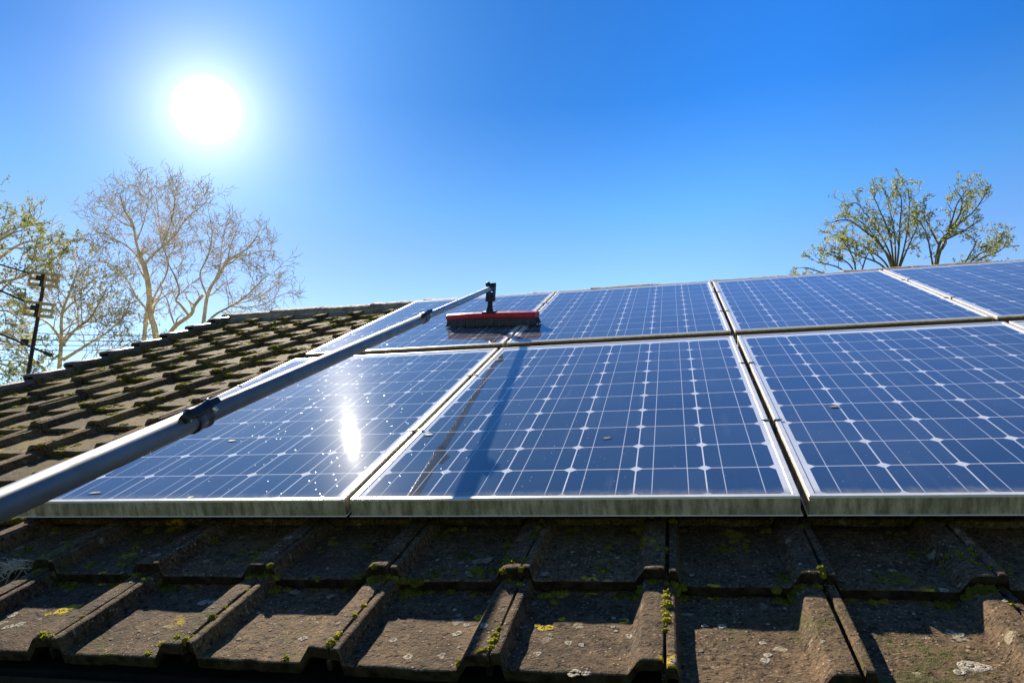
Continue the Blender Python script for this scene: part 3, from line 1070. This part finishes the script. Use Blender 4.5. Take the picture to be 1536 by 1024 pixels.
def litter(name, label, cat, px, py, h, L, Wd, rot, mat, group=None, curl=0.0008):
    c = on_plane(px, py, h) if h > -0.05 else on_tile(px, py) + EN * 0.001
    ax = EA * math.cos(rot) + EB * math.sin(rot)
    ay = EN.cross(ax)
    mb = leaf_mesh(Vector((0, 0, 0)), ax, ay, L, Wd, curl, 8)
    o = mb.build(name, mat, None, angle=180)
    o.location = c
    tag(o, label, cat, group)
    sol = o.modifiers.new('thickness', 'SOLIDIFY'); sol.thickness = 0.0003
    return o


litter('dry_leaf', 'curled brown dry leaf lying on the shaded tile course under the middle panel', 'leaf', 729, 843, -0.094, 0.034, 0.012, 0.5, M['dead_leaf'], curl=0.004)
litter('dry_leaf', 'small curled brown leaf on the lower middle panel', 'leaf', 911, 657, 0.001, 0.026, 0.004, 0.3, M['dead_leaf'])
litter('dry_leaf', 'pale yellow leaf on the middle panel beside the bright frame joint', 'leaf', 643, 652, 0.001, 0.032, 0.0055, 0.0, M['yellow_leaf'])
litter('dry_leaf', 'pale yellowish leaf lying near the front edge of the left panel', 'leaf', 143, 739, 0.001, 0.038, 0.005, 0.15, M['yellow_leaf'])
litter('dry_leaf', 'flat yellow leaf on the left panel behind the pole near its clamp', 'leaf', 348, 661, 0.001, 0.030, 0.0055, 0.0, M['yellow_leaf'])
litter('dry_leaf', 'small yellow leaf at the front edge of the left panel', 'leaf', 286, 746, 0.001, 0.018, 0.006, 0.4, M['yellow_leaf'])
litter('dry_leaf', 'dull brown leaf stuck on the right lower panel by a cell corner', 'leaf', 1252, 610, 0.001, 0.030, 0.007, 0.1, M['dead_leaf'])

# crusts of lichen, flat lobed rosettes on the tiles


def tile_h(a, b):
    hit = roof_tree.ray_cast(P(a, b, 0.05), -EN, 0.3)
    if hit[0] is not None:
        return (ROOF.transposed() @ hit[0]).z
    c = max(0, int((b - LIP0) // TG)); v = b - LIP0 - c * TG
    x = (a - A0) % TW
    if x < 0.003:
        x += TW
    return surf_h(x, v)


def rosette(mb, a, b, r, ringed=False, flat=True):
    n = 22; sd = random.random() * 40
    vs = []
    steps = (0.35, 0.62, 0.85, 1.0)
    for q in steps:
        for j in range(n):
            ph = 2 * math.pi * j / n
            rr = r * q * (1 + 0.30 * noise3((math.cos(ph) * 2.2, math.sin(ph) * 2.2, 0), 1.0, sd) + 0.14 * noise3((math.cos(ph) * 6, math.sin(ph) * 6, q), 1.0, sd))
            aa, bb = a + rr * math.cos(ph), b + rr * math.sin(ph) * 1.05
            vs.append(P(aa, bb, tile_h(aa, bb) + (0.0005, 0.0007, 0.0007, 0.0001)[steps.index(q)] + 0.0003 * random.random()))
    fs = []
    for i in range(len(steps) - 1):
        for j in range(n):
            k = (j + 1) % n
            fs.append((i * n + j, i * n + k, (i + 1) * n + k, (i + 1) * n + j))
    if not ringed:
        vs.append(P(a, b, tile_h(a, b) + 0.0006)); m_ = len(vs) - 1
        fs += [(m_, j, (j + 1) % n) for j in range(n)]
    hz = [(ROOF.transposed() @ p).z for p in vs]
    fs = [f for f in fs if max(hz[i] for i in f) - min(hz[i] for i in f) < 0.0035]
    mb.add(vs, [f[::-1] for f in fs])


yl, wl = MB(), MB()


def spot(mb, px, py, r, ringed=False):
    p = on_tile(px, py)
    if p is None:
        return
    q = ROOF.transposed() @ p
    rosette(mb, q.x, q.y, r, ringed)


for px, py, r, rg in ((888, 869, 0.0125, True), (876, 866, 0.006, False), (815, 942, 0.010, False), (825, 941, 0.009, True), (806, 938, 0.006, False), (936, 931, 0.010, True), (1068, 882, 0.009, False), (1076, 880, 0.006, False),
                      (717, 925, 0.0085, False), (843, 928, 0.006, False), (92, 916, 0.016, False), (104, 911, 0.014, False), (116, 909, 0.010, False), (72, 921, 0.007, False), (153, 864, 0.010, False), (640, 873, 0.007, False), (905, 856, 0.006, False)):
    spot(yl, px, py, r, rg)
for px, py, r in ((862, 1014, 0.010), (880, 1013, 0.007), (853, 964, 0.007), (872, 967, 0.006), (805, 981, 0.007), (700, 937, 0.007), (686, 950, 0.008), (726, 938, 0.008), (826, 952, 0.005), (946, 953, 0.008), (920, 940, 0.004),
                  (1083, 939, 0.007), (1148, 990, 0.008), (1152, 982, 0.007), (1144, 964, 0.006), (1425, 948, 0.008), (1440, 952, 0.007), (1455, 998, 0.016), (1475, 1000, 0.012), (1440, 1008, 0.008), (1418, 888, 0.010), (1392, 957, 0.004),
                  (1057, 938, 0.006), (455, 957, 0.008), (18, 922, 0.012), (30, 936, 0.010), (12, 940, 0.009), (612, 985, 0.009), (590, 960, 0.008), (305, 903, 0.010), (318, 902, 0.008), (1010, 990, 0.006)):
    spot(wl, px, py, r)
for _ in range(130):
    rosette(wl, random.uniform(-0.9, 1.6), random.uniform(-0.46, -0.05), random.uniform(0.0015, 0.0045))
tag(yl.build('yellow_lichen', M['lichen_yellow'], None, angle=180), 'bright yellow lichen rosettes crusted on the front tiles', 'lichen', kind='stuff')
tag(wl.build('pale_lichen', M['lichen_pale'], None, angle=180), 'pale grey lichen spots crusted on the front tiles', 'lichen', kind='stuff')

# a nest of bleached straw caught on the left tiles
mb = MB()
c0 = on_tile(18, 856)
for _ in range(60):
    q = random.random() * math.pi; L = random.uniform(0.02, 0.06)
    d = (EA * math.cos(q) + EB * math.sin(q) * 0.6 + EN * random.gauss(0.05, 0.2)).normalized()
    p = c0 + EA * random.gauss(0, 0.022) + EB * random.gauss(0, 0.016) + EN * random.uniform(0, 0.018)
    mb.tube([p - d * L / 2, p + EN * random.gauss(0, 0.003), p + d * L / 2], [0.0007, 0.0010, 0.0006], 4)
tag(mb.build('straw', M['straw'], None), 'tangle of bleached straw caught on the shaded tiles at the far left', 'straw', kind='stuff')

# swirls of dried suds left by the brush
mb = MB()
for (cx, cy, r, t0, t1) in ((-0.20, 2.42, 0.165, 0.1, 3.0), (-0.30, 2.44, 0.13, 0.5, 2.9), (-0.14, 2.44, 0.075, 0.3, 2.4)):
    n = 40
    vs = []
    for i in range(n + 1):
        q = t0 + (t1 - t0) * i / n
        wd = 0.0022 + 0.0024 * abs(noise3((q * 3, cx * 9, 0), 1.0))
        rr = r + 0.008 * noise3((q * 1.5, cx * 30, 2), 1.0)
        for s in (-1, 1):
            vs.append(P(cx + (rr + s * wd) * math.cos(q), cy + (rr + s * wd) * math.sin(q) * 1.5, 0.0006))
        for s in (1, -1):
            vs.append(P(cx + (rr + s * wd) * math.cos(q), cy + (rr + s * wd) * math.sin(q) * 1.5, 0.0002))
    fs = []
    for i in range(n):
        k = i * 4
        fs += [(k, k + 1, k + 5, k + 4), (k + 1, k + 2, k + 6, k + 5), (k + 3, k, k + 4, k + 7)]
    mb.add(vs, fs)
tag(mb.build('suds', M['foam'], None), 'faint white swirls of drying suds on the glass behind the red brush', 'suds', kind='stuff')

# ---------------------------------------------------------------- trees


class Tree:
    def __init__(self, name, label, depth, bark, leafmat, group=None, seed=1, base_px=None):
        self.rnd = random.Random(seed)
        self.depth = depth
        self.wood = MB(); self.leaves = MB()
        self.meta = (name, label, bark, leafmat, group)
        self.base = None

    def limb(self, pts, r0, r1, dd=0.0, n=7, spawn=1.0, lvl=1, to_ground=False):
        """pts: pixel polyline of a main limb; dd: metres nearer/farther at its tip"""
        P3 = []
        m = len(pts)
        for i, (x, y) in enumerate(pts):
            P3.append(at(x, y, self.depth + dd * i / max(1, m - 1)))
        # resample smoothly with wiggle
        out = []
        for i in range(m - 1):
            p0 = P3[max(i - 1, 0)]; p1 = P3[i]; p2 = P3[i + 1]; p3 = P3[min(i + 2, m - 1)]
            seg = 4
            for s in range(seg):
                t_ = s / seg
                out.append(0.5 * ((2 * p1) + (p2 - p0) * t_ + (2 * p0 - 5 * p1 + 4 * p2 - p3) * t_ * t_ + (3 * p1 - p0 - 3 * p2 + p3) * t_ ** 3))
        out.append(P3[-1])
        rs = [r0 + (r1 - r0) * (i / (len(out) - 1)) ** 0.8 for i in range(len(out))]
        draw, rr = out, rs
        if to_ground:
            b = out[0].copy(); b2 = b.copy(); b2.z = GZ - 0.1
            b2.x += self.rnd.gauss(0, 0.2)
            draw = [b2, b2.lerp(b, 0.05), b2.lerp(b, 0.5)] + out
            rr = [r0 * 1.9, r0 * 1.45, r0 * 1.15] + rs
            if self.base is None:
                self.base = Vector((b2.x, b2.y, GZ))
        self.wood.tube(draw, rr, n)
        if spawn > 0:
            self.spawn(out, rs, spawn, lvl, 0.25)
        return out

    def spawn(self, pts, rs, dens, lvl, start):
        R = self.rnd
        L = sum((pts[i + 1] - pts[i]).length for i in range(len(pts) - 1))
        if lvl > self.maxl:
            return
        num = max(2, int(dens * self.per_m[lvl - 1] * L + R.random()))
        for q in range(num):
            t_ = start + (1 - start) * (q + R.random()) / num
            f_ = t_ * (len(pts) - 1); i = min(int(f_), len(pts) - 2)
            p = pts[i].lerp(pts[i + 1], f_ - i)
            tan = (pts[i + 1] - pts[i]).normalized()
            r = rs[i] * self.rk
            sp = self.spread[lvl - 1]
            d = Vector((R.gauss(0, 1), R.gauss(0, 1), R.gauss(0, 1))); d -= tan * d.dot(tan)
            d = (tan * (1 - sp * 0.45) + d.normalized() * sp + Vector((0, 0, self.up))).normalized()
            ln = L * R.uniform(*self.lenk) * (1.15 - 0.5 * t_)
            ln = max(ln, self.minlen)
            self.branch(p, d, ln, max(r, self.rmin), lvl, dens)

    def branch(self, p, d, ln, r, lvl, dens):
        R = self.rnd
        seg = 6 if lvl == 1 else (5 if lvl == 2 else 4)
        pts = [p]; rs = [r]
        dd = d.copy()
        for i in range(seg):
            dd = (dd + Vector((R.gauss(0, 1), R.gauss(0, 1), R.gauss(0, 1))) * self.wig + Vector((0, 0, self.up * 0.35))).normalized()
            pts.append(pts[-1] + dd * (ln / seg)); rs.append(max(self.rmin * 0.6, r * (1 - 0.75 * (i + 1) / seg)))
        self.wood.tube(pts, rs, 5 if lvl == 1 else 3, False)
        if lvl < self.maxl:
            self.spawn(pts, rs, dens, lvl + 1, 0.15)
        if lvl >= self.leaf_lvl and self.leafn > 0:
            self.leaf_on(pts)

    def leaf_on(self, pts):
        R = self.rnd
        for _ in range(self.leafn):
            if R.random() > self.leafp:
                continue
            f_ = (1 - R.random() ** 1.6 * 0.9) * (len(pts) - 1); i = min(int(f_), len(pts) - 2)
            p = pts[i].lerp(pts[i + 1], f_ - i)
            for _ in range(self.clump):
                c = p + Vector((R.gauss(0, 1), R.gauss(0, 1), R.gauss(0, 1))) * self.leafs * 0.8
                n = Vector((R.gauss(0, 1), R.gauss(0, 1), R.gauss(0.3, 1))).normalized()
                u = n.orthogonal().normalized(); u = Matrix.Rotation(R.random() * 6.28, 3, n) @ u
                v = n.cross(u)
                s = self.leafs * R.uniform(0.6, 1.25)
                self.leaves.add([c - u * s, c + v * s * 0.42 + n * s * 0.1, c + u * s, c - v * s * 0.42 + n * s * 0.1], [(0, 1, 2, 3)])

    def finish(self):
        name, label, bark, leafmat, group = self.meta
        root = empty(name, self.base)
        tag(root, label, 'tree', group)
        o = self.wood.build('branches', bark, root, angle=180)
        o.location = -self.base
        if self.leaves.f:
            o2 = self.leaves.build('leaves', leafmat, root, smooth=False)
            o2.location = -self.base
        return root


def params(t, maxl, per_m, spread, lenk, up, wig, rk, rmin, minlen, leaf_lvl, leafn, leafp, leafs, clump):
    t.maxl, t.per_m, t.spread, t.lenk, t.up, t.wig, t.rk, t.rmin, t.minlen = maxl, per_m, spread, lenk, up, wig, rk, rmin, minlen
    t.leaf_lvl, t.leafn, t.leafp, t.leafs, t.clump = leaf_lvl, leafn, leafp, leafs, clump


# the big bare tree under the sun
t = Tree('bare_tree', 'tall bare tree on the left with a thick forked trunk under the sun', 18.0, M['bark'], M['leaf_pale'], 'trees behind the house', 14)
params(t, 3, (5.8, 9.0, 11.0), (0.72, 0.8, 0.8), (0.26, 0.50), 0.12, 0.20, 0.50, 0.0060, 0.20, 3, 1, 0.16, 0.035, 1)
t.limb([(235, 512), (231, 488), (226, 472), (223, 431), (217, 401), (211, 388)], 0.076, 0.058, 0, 10, 0.5, to_ground=True)
t.limb([(216, 512), (218, 490), (221, 466), (223, 446)], 0.055, 0.041, 0.2, 8, 0.3, to_ground=True)
t.limb([(211, 388), (204, 363), (200, 341), (187, 316), (182, 300), (180, 292)], 0.037, 0.010, -1.2)
t.limb([(215, 398), (228, 384), (242, 371), (261, 355), (280, 327), (300, 312), (314, 296)], 0.034, 0.008, 1.4)
t.limb([(211, 390), (193, 371), (174, 360), (152, 349), (134, 356)], 0.026, 0.006, -0.8)
t.limb([(225, 458), (238, 432), (248, 415), (252, 393), (242, 363), (239, 336), (234, 296), (226, 280)], 0.029, 0.006, 0.8)
t.limb([(222, 466), (205, 446), (196, 429), (183, 410), (160, 393), (140, 392)], 0.029, 0.006, -1.5)
t.limb([(204, 363), (214, 338), (221, 310), (224, 284)], 0.021, 0.006, 0.5)
t.limb([(200, 341), (180, 332), (160, 312), (150, 300)], 0.019, 0.006, 1.0)
t.limb([(242, 371), (255, 338), (262, 306), (258, 288)], 0.020, 0.006, -1.2)
t.finish()

# its neighbour: several leaning trunks
t = Tree('bare_tree', 'many stemmed bare tree on the left leaning over the moss covered ridge', 17.0, M['bark'], M['leaf_pale'], 'trees behind the house', 23)
params(t, 3, (5.8, 9.0, 11.0), (0.72, 0.8, 0.8), (0.26, 0.50), 0.10, 0.20, 0.50, 0.0060, 0.20, 3, 1, 0.10, 0.035, 1)
t.limb([(248, 512), (262, 490), (286, 472), (292, 458), (305, 442)], 0.053, 0.034, 0, 9, 0.4, to_ground=True)
t.limb([(284, 474), (270, 456), (264, 450), (269, 436), (262, 414), (253, 396), (246, 372)], 0.034, 0.010, -0.9)
t.limb([(264, 492), (256, 470), (250, 448), (240, 436)], 0.024, 0.010, 0.9)
t.limb([(303, 500), (307, 470), (310, 448), (316, 431), (327, 415), (340, 393), (351, 385)], 0.047, 0.031, 0.5, 9, 0.4, to_ground=True)
t.limb([(351, 385), (373, 371), (384, 356), (388, 345)], 0.021, 0.006, 0.9)
t.limb([(348, 387), (372, 382), (395, 376), (414, 377)], 0.019, 0.006, -0.7)
t.limb([(341, 393), (345, 372), (352, 352), (362, 330)], 0.018, 0.006, 0.2)
t.limb([(311, 445), (300, 412), (312, 384), (318, 352), (314, 322)], 0.024, 0.006, -1.4)
t.limb([(316, 432), (330, 400), (332, 372), (338, 340)], 0.019, 0.006, 1.0)
t.limb([(292, 506), (319, 475), (346, 459), (368, 445), (387, 426), (404, 410)], 0.032, 0.008, -1.0, 8, 1.0, to_ground=True)
t.limb([(346, 459), (370, 461), (395, 456), (422, 442), (438, 438)], 0.019, 0.006, 0.6)
t.limb([(355, 455), (384, 448), (410, 430), (424, 420)], 0.016, 0.006, 1.0)
t.finish()

# thinner leafing trees at the left edge
t = Tree('young_tree', 'thin young tree just coming into leaf between utility pole and bare tree', 15.0, M['bark'], M['leaf_pale'], 'trees behind the house', 31)
params(t, 3, (5.0, 6.5, 8.0), (0.75, 0.8, 0.85), (0.34, 0.6), 0.10, 0.20, 0.5, 0.0065, 0.22, 2, 3, 0.45, 0.034, 2)
t.limb([(84, 600), (90, 540), (92, 505), (93, 470), (104, 440), (112, 418), (119, 398)], 0.05, 0.010, 0, 8, 1.0, to_ground=True)
t.limb([(92, 510), (76, 488), (60, 478), (40, 470)], 0.035, 0.008, 0.8)
t.limb([(92, 520), (112, 495), (134, 478), (150, 452), (160, 430)], 0.036, 0.008, -0.8)
t.limb([(94, 540), (126, 520), (158, 500), (180, 480), (196, 455)], 0.038, 0.008, 0.9)
t.limb([(90, 560), (130, 545), (170, 528), (205, 508)], 0.035, 0.008, -0.3)
t.limb([(93, 470), (108, 455), (130, 440), (146, 420)], 0.028, 0.008, 0.7)
t.limb([(88, 575), (60, 548), (36, 530), (10, 515)], 0.035, 0.008, 0.4)
t.finish()

t = Tree('leafy_tree', 'yellow green tree in young leaf cut off by the left edge of photo', 14.0, M['bark'], M['leaf'], 'trees behind the house', 41)
params(t, 3, (3.4, 5.5, 8.0), (0.75, 0.8, 0.85), (0.34, 0.6), 0.06, 0.20, 0.5, 0.0070, 0.22, 2, 5, 0.70, 0.036, 3)
t.limb([(-70, 640), (-60, 540), (-50, 470), (-44, 420), (-30, 380), (-10, 350)], 0.12, 0.02, 0, 9, 0.7, to_ground=True)
t.limb([(-52, 450), (-20, 430), (8, 422), (36, 414), (56, 400)], 0.05, 0.010, -0.5)
t.limb([(-44, 420), (-10, 395), (20, 372), (44, 362), (62, 366)], 0.045, 0.010, 0.6)
t.limb([(-30, 380), (0, 360), (18, 350), (32, 346)], 0.035, 0.010, -0.8)
t.limb([(-56, 500), (-20, 505), (10, 500), (36, 520), (48, 545)], 0.045, 0.010, 0.4)
t.limb([(-58, 520), (-20, 540), (10, 548), (30, 560)], 0.040, 0.010, -0.6)
t.limb([(-54, 480), (-20, 470), (10, 466), (30, 480)], 0.035, 0.010, 0.9)
t.finish()

# the tree behind the ridge on the right
t = Tree('leafy_tree', 'many stemmed tree with yellow green buds rising behind the ridge on the right', 22.0, M['bark_green'], M['leaf'], 'trees behind the house', 53)
params(t, 3, (3.2, 3.8, 5.0), (0.62, 0.75, 0.8), (0.15, 0.27), 0.10, 0.16, 0.5, 0.0085, 0.22, 2, 3, 0.60, 0.048, 3)
base = (1342, 420)
for i, (pts, dd) in enumerate([
    ([base, (1335, 390), (1318, 365), (1295, 345), (1272, 330), (1252, 332)], -0.8),
    ([base, (1336, 385), (1322, 355), (1302, 325), (1285, 305), (1272, 308)], 0.8),
    ([base, (1338, 375), (1332, 345), (1318, 312), (1308, 290)], -0.5),
    ([base, (1343, 375), (1340, 340), (1332, 305), (1328, 285)], 1.0),
    ([base, (1348, 375), (1350, 335), (1352, 300), (1342, 278)], -1.0),
    ([base, (1354, 380), (1362, 340), (1364, 310), (1362, 282)], 0.6),
    ([base, (1326, 392), (1300, 372), (1276, 358), (1254, 352)], 1.2),
    ([base, (1320, 396), (1290, 384), (1262, 372), (1244, 376)], -1.4),
    ([base, (1330, 382), (1310, 352), (1290, 332), (1268, 318)], 0.2),
    ([base, (1356, 385), (1366, 362), (1374, 344), (1380, 330)], 0.4),
]):
    t.limb(pts, 0.036 if i else 0.050, 0.011, dd, 7, 1.0, to_ground=(i == 0))
t.finish()
t = Tree('leafy_tree', 'two trunked budding tree at far right leaning right behind the ridge', 21.0, M['bark_green'], M['leaf'], 'trees behind the house', 67)
params(t, 3, (3.2, 3.8, 5.0), (0.62, 0.75, 0.8), (0.15, 0.27), 0.10, 0.16, 0.5, 0.0085, 0.22, 2, 3, 0.60, 0.048, 3)
base = (1403, 420)
for i, (pts, dd) in enumerate([
    ([base, (1404, 390), (1411, 362), (1424, 348), (1444, 330), (1460, 318), (1474, 298), (1480, 288)], 0.8),
    ([base, (1408, 384), (1418, 360), (1428, 330), (1436, 305), (1450, 285)], -0.8),
    ([(1411, 362), (1430, 354), (1452, 342), (1476, 326)], -0.6),
    ([(1408, 366), (1394, 340), (1386, 322), (1390, 306)], 0.9),
    ([base, (1396, 380), (1390, 352), (1378, 330)], -1.0),
    ([(1424, 348), (1440, 320), (1442, 298), (1432, 284)], 0.5),
    ([base, (1450, 396), (1468, 382), (1488, 370), (1504, 358)], 0.2),
    ([base, (1448, 400), (1480, 384), (1500, 376), (1510, 364)], 1.2),
    ([base, (1440, 402), (1458, 376), (1464, 366)], -0.9),
]):
    t.limb(pts, 0.050 if i < 2 else 0.034, 0.011, dd, 7, 1.0, to_ground=(i == 0))
t.finish()
t = Tree('low_bush_tree', 'low straggly budding branches peeping over the ridge left of the right hand tree', 20.0, M['bark_green'], M['leaf'], 'trees behind the house', 71)
params(t, 3, (3.0, 4.0, 5.0), (0.7, 0.8, 0.8), (0.28, 0.5), 0.10, 0.18, 0.5, 0.009, 0.22, 2, 3, 0.7, 0.055, 3)
base = (1285, 430)
for i, (pts, dd) in enumerate([
    ([base, (1278, 402), (1262, 388), (1240, 380)], 0.4),
    ([base, (1282, 395), (1274, 376), (1268, 366)], -0.5),
    ([base, (1262, 404), (1240, 396), (1226, 394)], 0.8),
    ([base, (1295, 398), (1300, 384), (1308, 372)], -0.3),
    ([base, (1240, 412), (1216, 403), (1204, 401)], 0.2),
]):
    t.limb(pts, 0.028, 0.010, dd, 6, 1.0, to_ground=(i == 0))
t.finish()

# ---------------------------------------------------------------- utility pole and wires
UD = 12.0
u_top, u_bot = at(67.5, 414, UD), at(42, 562, UD)
ud = (u_top - u_bot).normalized()
# stands plumb: keep the direction of the world's vertical through the top
ub = Vector((u_top.x, u_top.y, GZ)); ub = u_top + (u_bot - u_top) * ((GZ - u_top.z) / (u_bot.z - u_top.z))
up_root = empty('utility_pole', ub)
tag(up_root, 'dark timber utility pole with two slatted crossarms at the left of photo', 'utility pole')
mb = MB()
mb.tube([ub - ub, (u_top - ub) * 0.5, u_top - ub], [0.060, 0.040, 0.026], 12)
mb.build('post', M['creosote'], up_root)


def lattice(cx, cy, depth, hw, hh, skew):
    c = at(cx, cy, depth) - ub
    ax = (RX - RY * skew).normalized(); az = ud; ay = ax.cross(az).normalized()
    mb = MB()
    for z in (-1, 0, 1):
        mb.obox(c + az * (z * hh), ax, ay, az, hw, 0.020, 0.026, 0.003)
    for x in (-1, 0.06, 1):
        mb.obox(c + ax * (x * (hw - 0.012)) + ay * 0.036, ax, ay, az, 0.013, 0.014, hh + 0.012)
    o = mb.build('crossarm', M['slat'], up_root, smooth=False)
    ib = MB()
    ib.obox(c + az * (hh * 0.2) - ax * (hw * 0.22) + ay * 0.06, ax, ay, az, 0.045, 0.03, 0.04, 0.006)
    ib.tube([c - ax * (hw * 0.05) - az * (hh * 1.3) + ay * 0.05, c - ax * (hw * 0.05) + az * (hh * 0.9) + ay * 0.05], [0.030, 0.030], 10)
    ib.build('insulator', M['creosote'], o)


lattice(67.5, 419.5, UD - 0.12, 0.235, 0.095, 0.10)
lattice(59.5, 464, UD - 0.12, 0.235, 0.100, 0.12)
ub_ = MB()
c = at(37, 513, UD - 0.08) - ub
ub_.obox(c, RX, RZ, ud, 0.04, 0.04, 0.05, 0.008)
ub_.build('insulator', M['creosote'], up_root)


def wire(p, q, sag, r, label, mat, lump=None):
    mb = MB()
    pts = []
    for i in range(25):
        s = i / 24
        x = p.lerp(q, s); x.z -= sag * 4 * s * (1 - s)
        pts.append(x)
    mb.tube([x - p for x in pts], r, 6)
    o = mb.build('overhead_wire', mat, None)
    o.location = p
    tag(o, label, 'wire', 'overhead wires')
    if lump:
        for s in lump:
            lb = MB()
            i = int(s * 24)
            d = (pts[i + 1] - pts[i]).normalized()
            lb.tube([pts[i] - d * 0.07 - p, pts[i] - d * 0.05 - p, pts[i] + d * 0.05 - p, pts[i] + d * 0.07 - p], [0.012, 0.036, 0.036, 0.012], 8)
            lb.build('splice', M['creosote'], o)
    return o


wire(at(-130, 352, 10.5), at(48, 411, UD - 0.1), 0.02, 0.014, 'black cable running from the left edge to the upper crossarm', M['wire'])
wire(at(-130, 372, 10.5), at(42, 454, UD - 0.1), 0.02, 0.016, 'thick black cable running from the left edge to the lower crossarm', M['wire'])
wire(at(-130, 440, 11.0), at(80, 534, UD - 0.18), 0.02, 0.017, 'thick black cable with a dark splice crossing low on the utility pole', M['wire'], (0.97,))
for i, (y0, y1, what) in enumerate([(490, 500, 'topmost'), (502, 508, 'second'), (512, 514, 'third'), (522, 520, 'lowest')]):
    wire(at(-140, y0 - 3, 12.3), at(230, y1 + 3, 13.6), 0.05, 0.0065, 'thin pale wire, %s of the four strung level behind the utility pole' % what, M['wire_pale'])
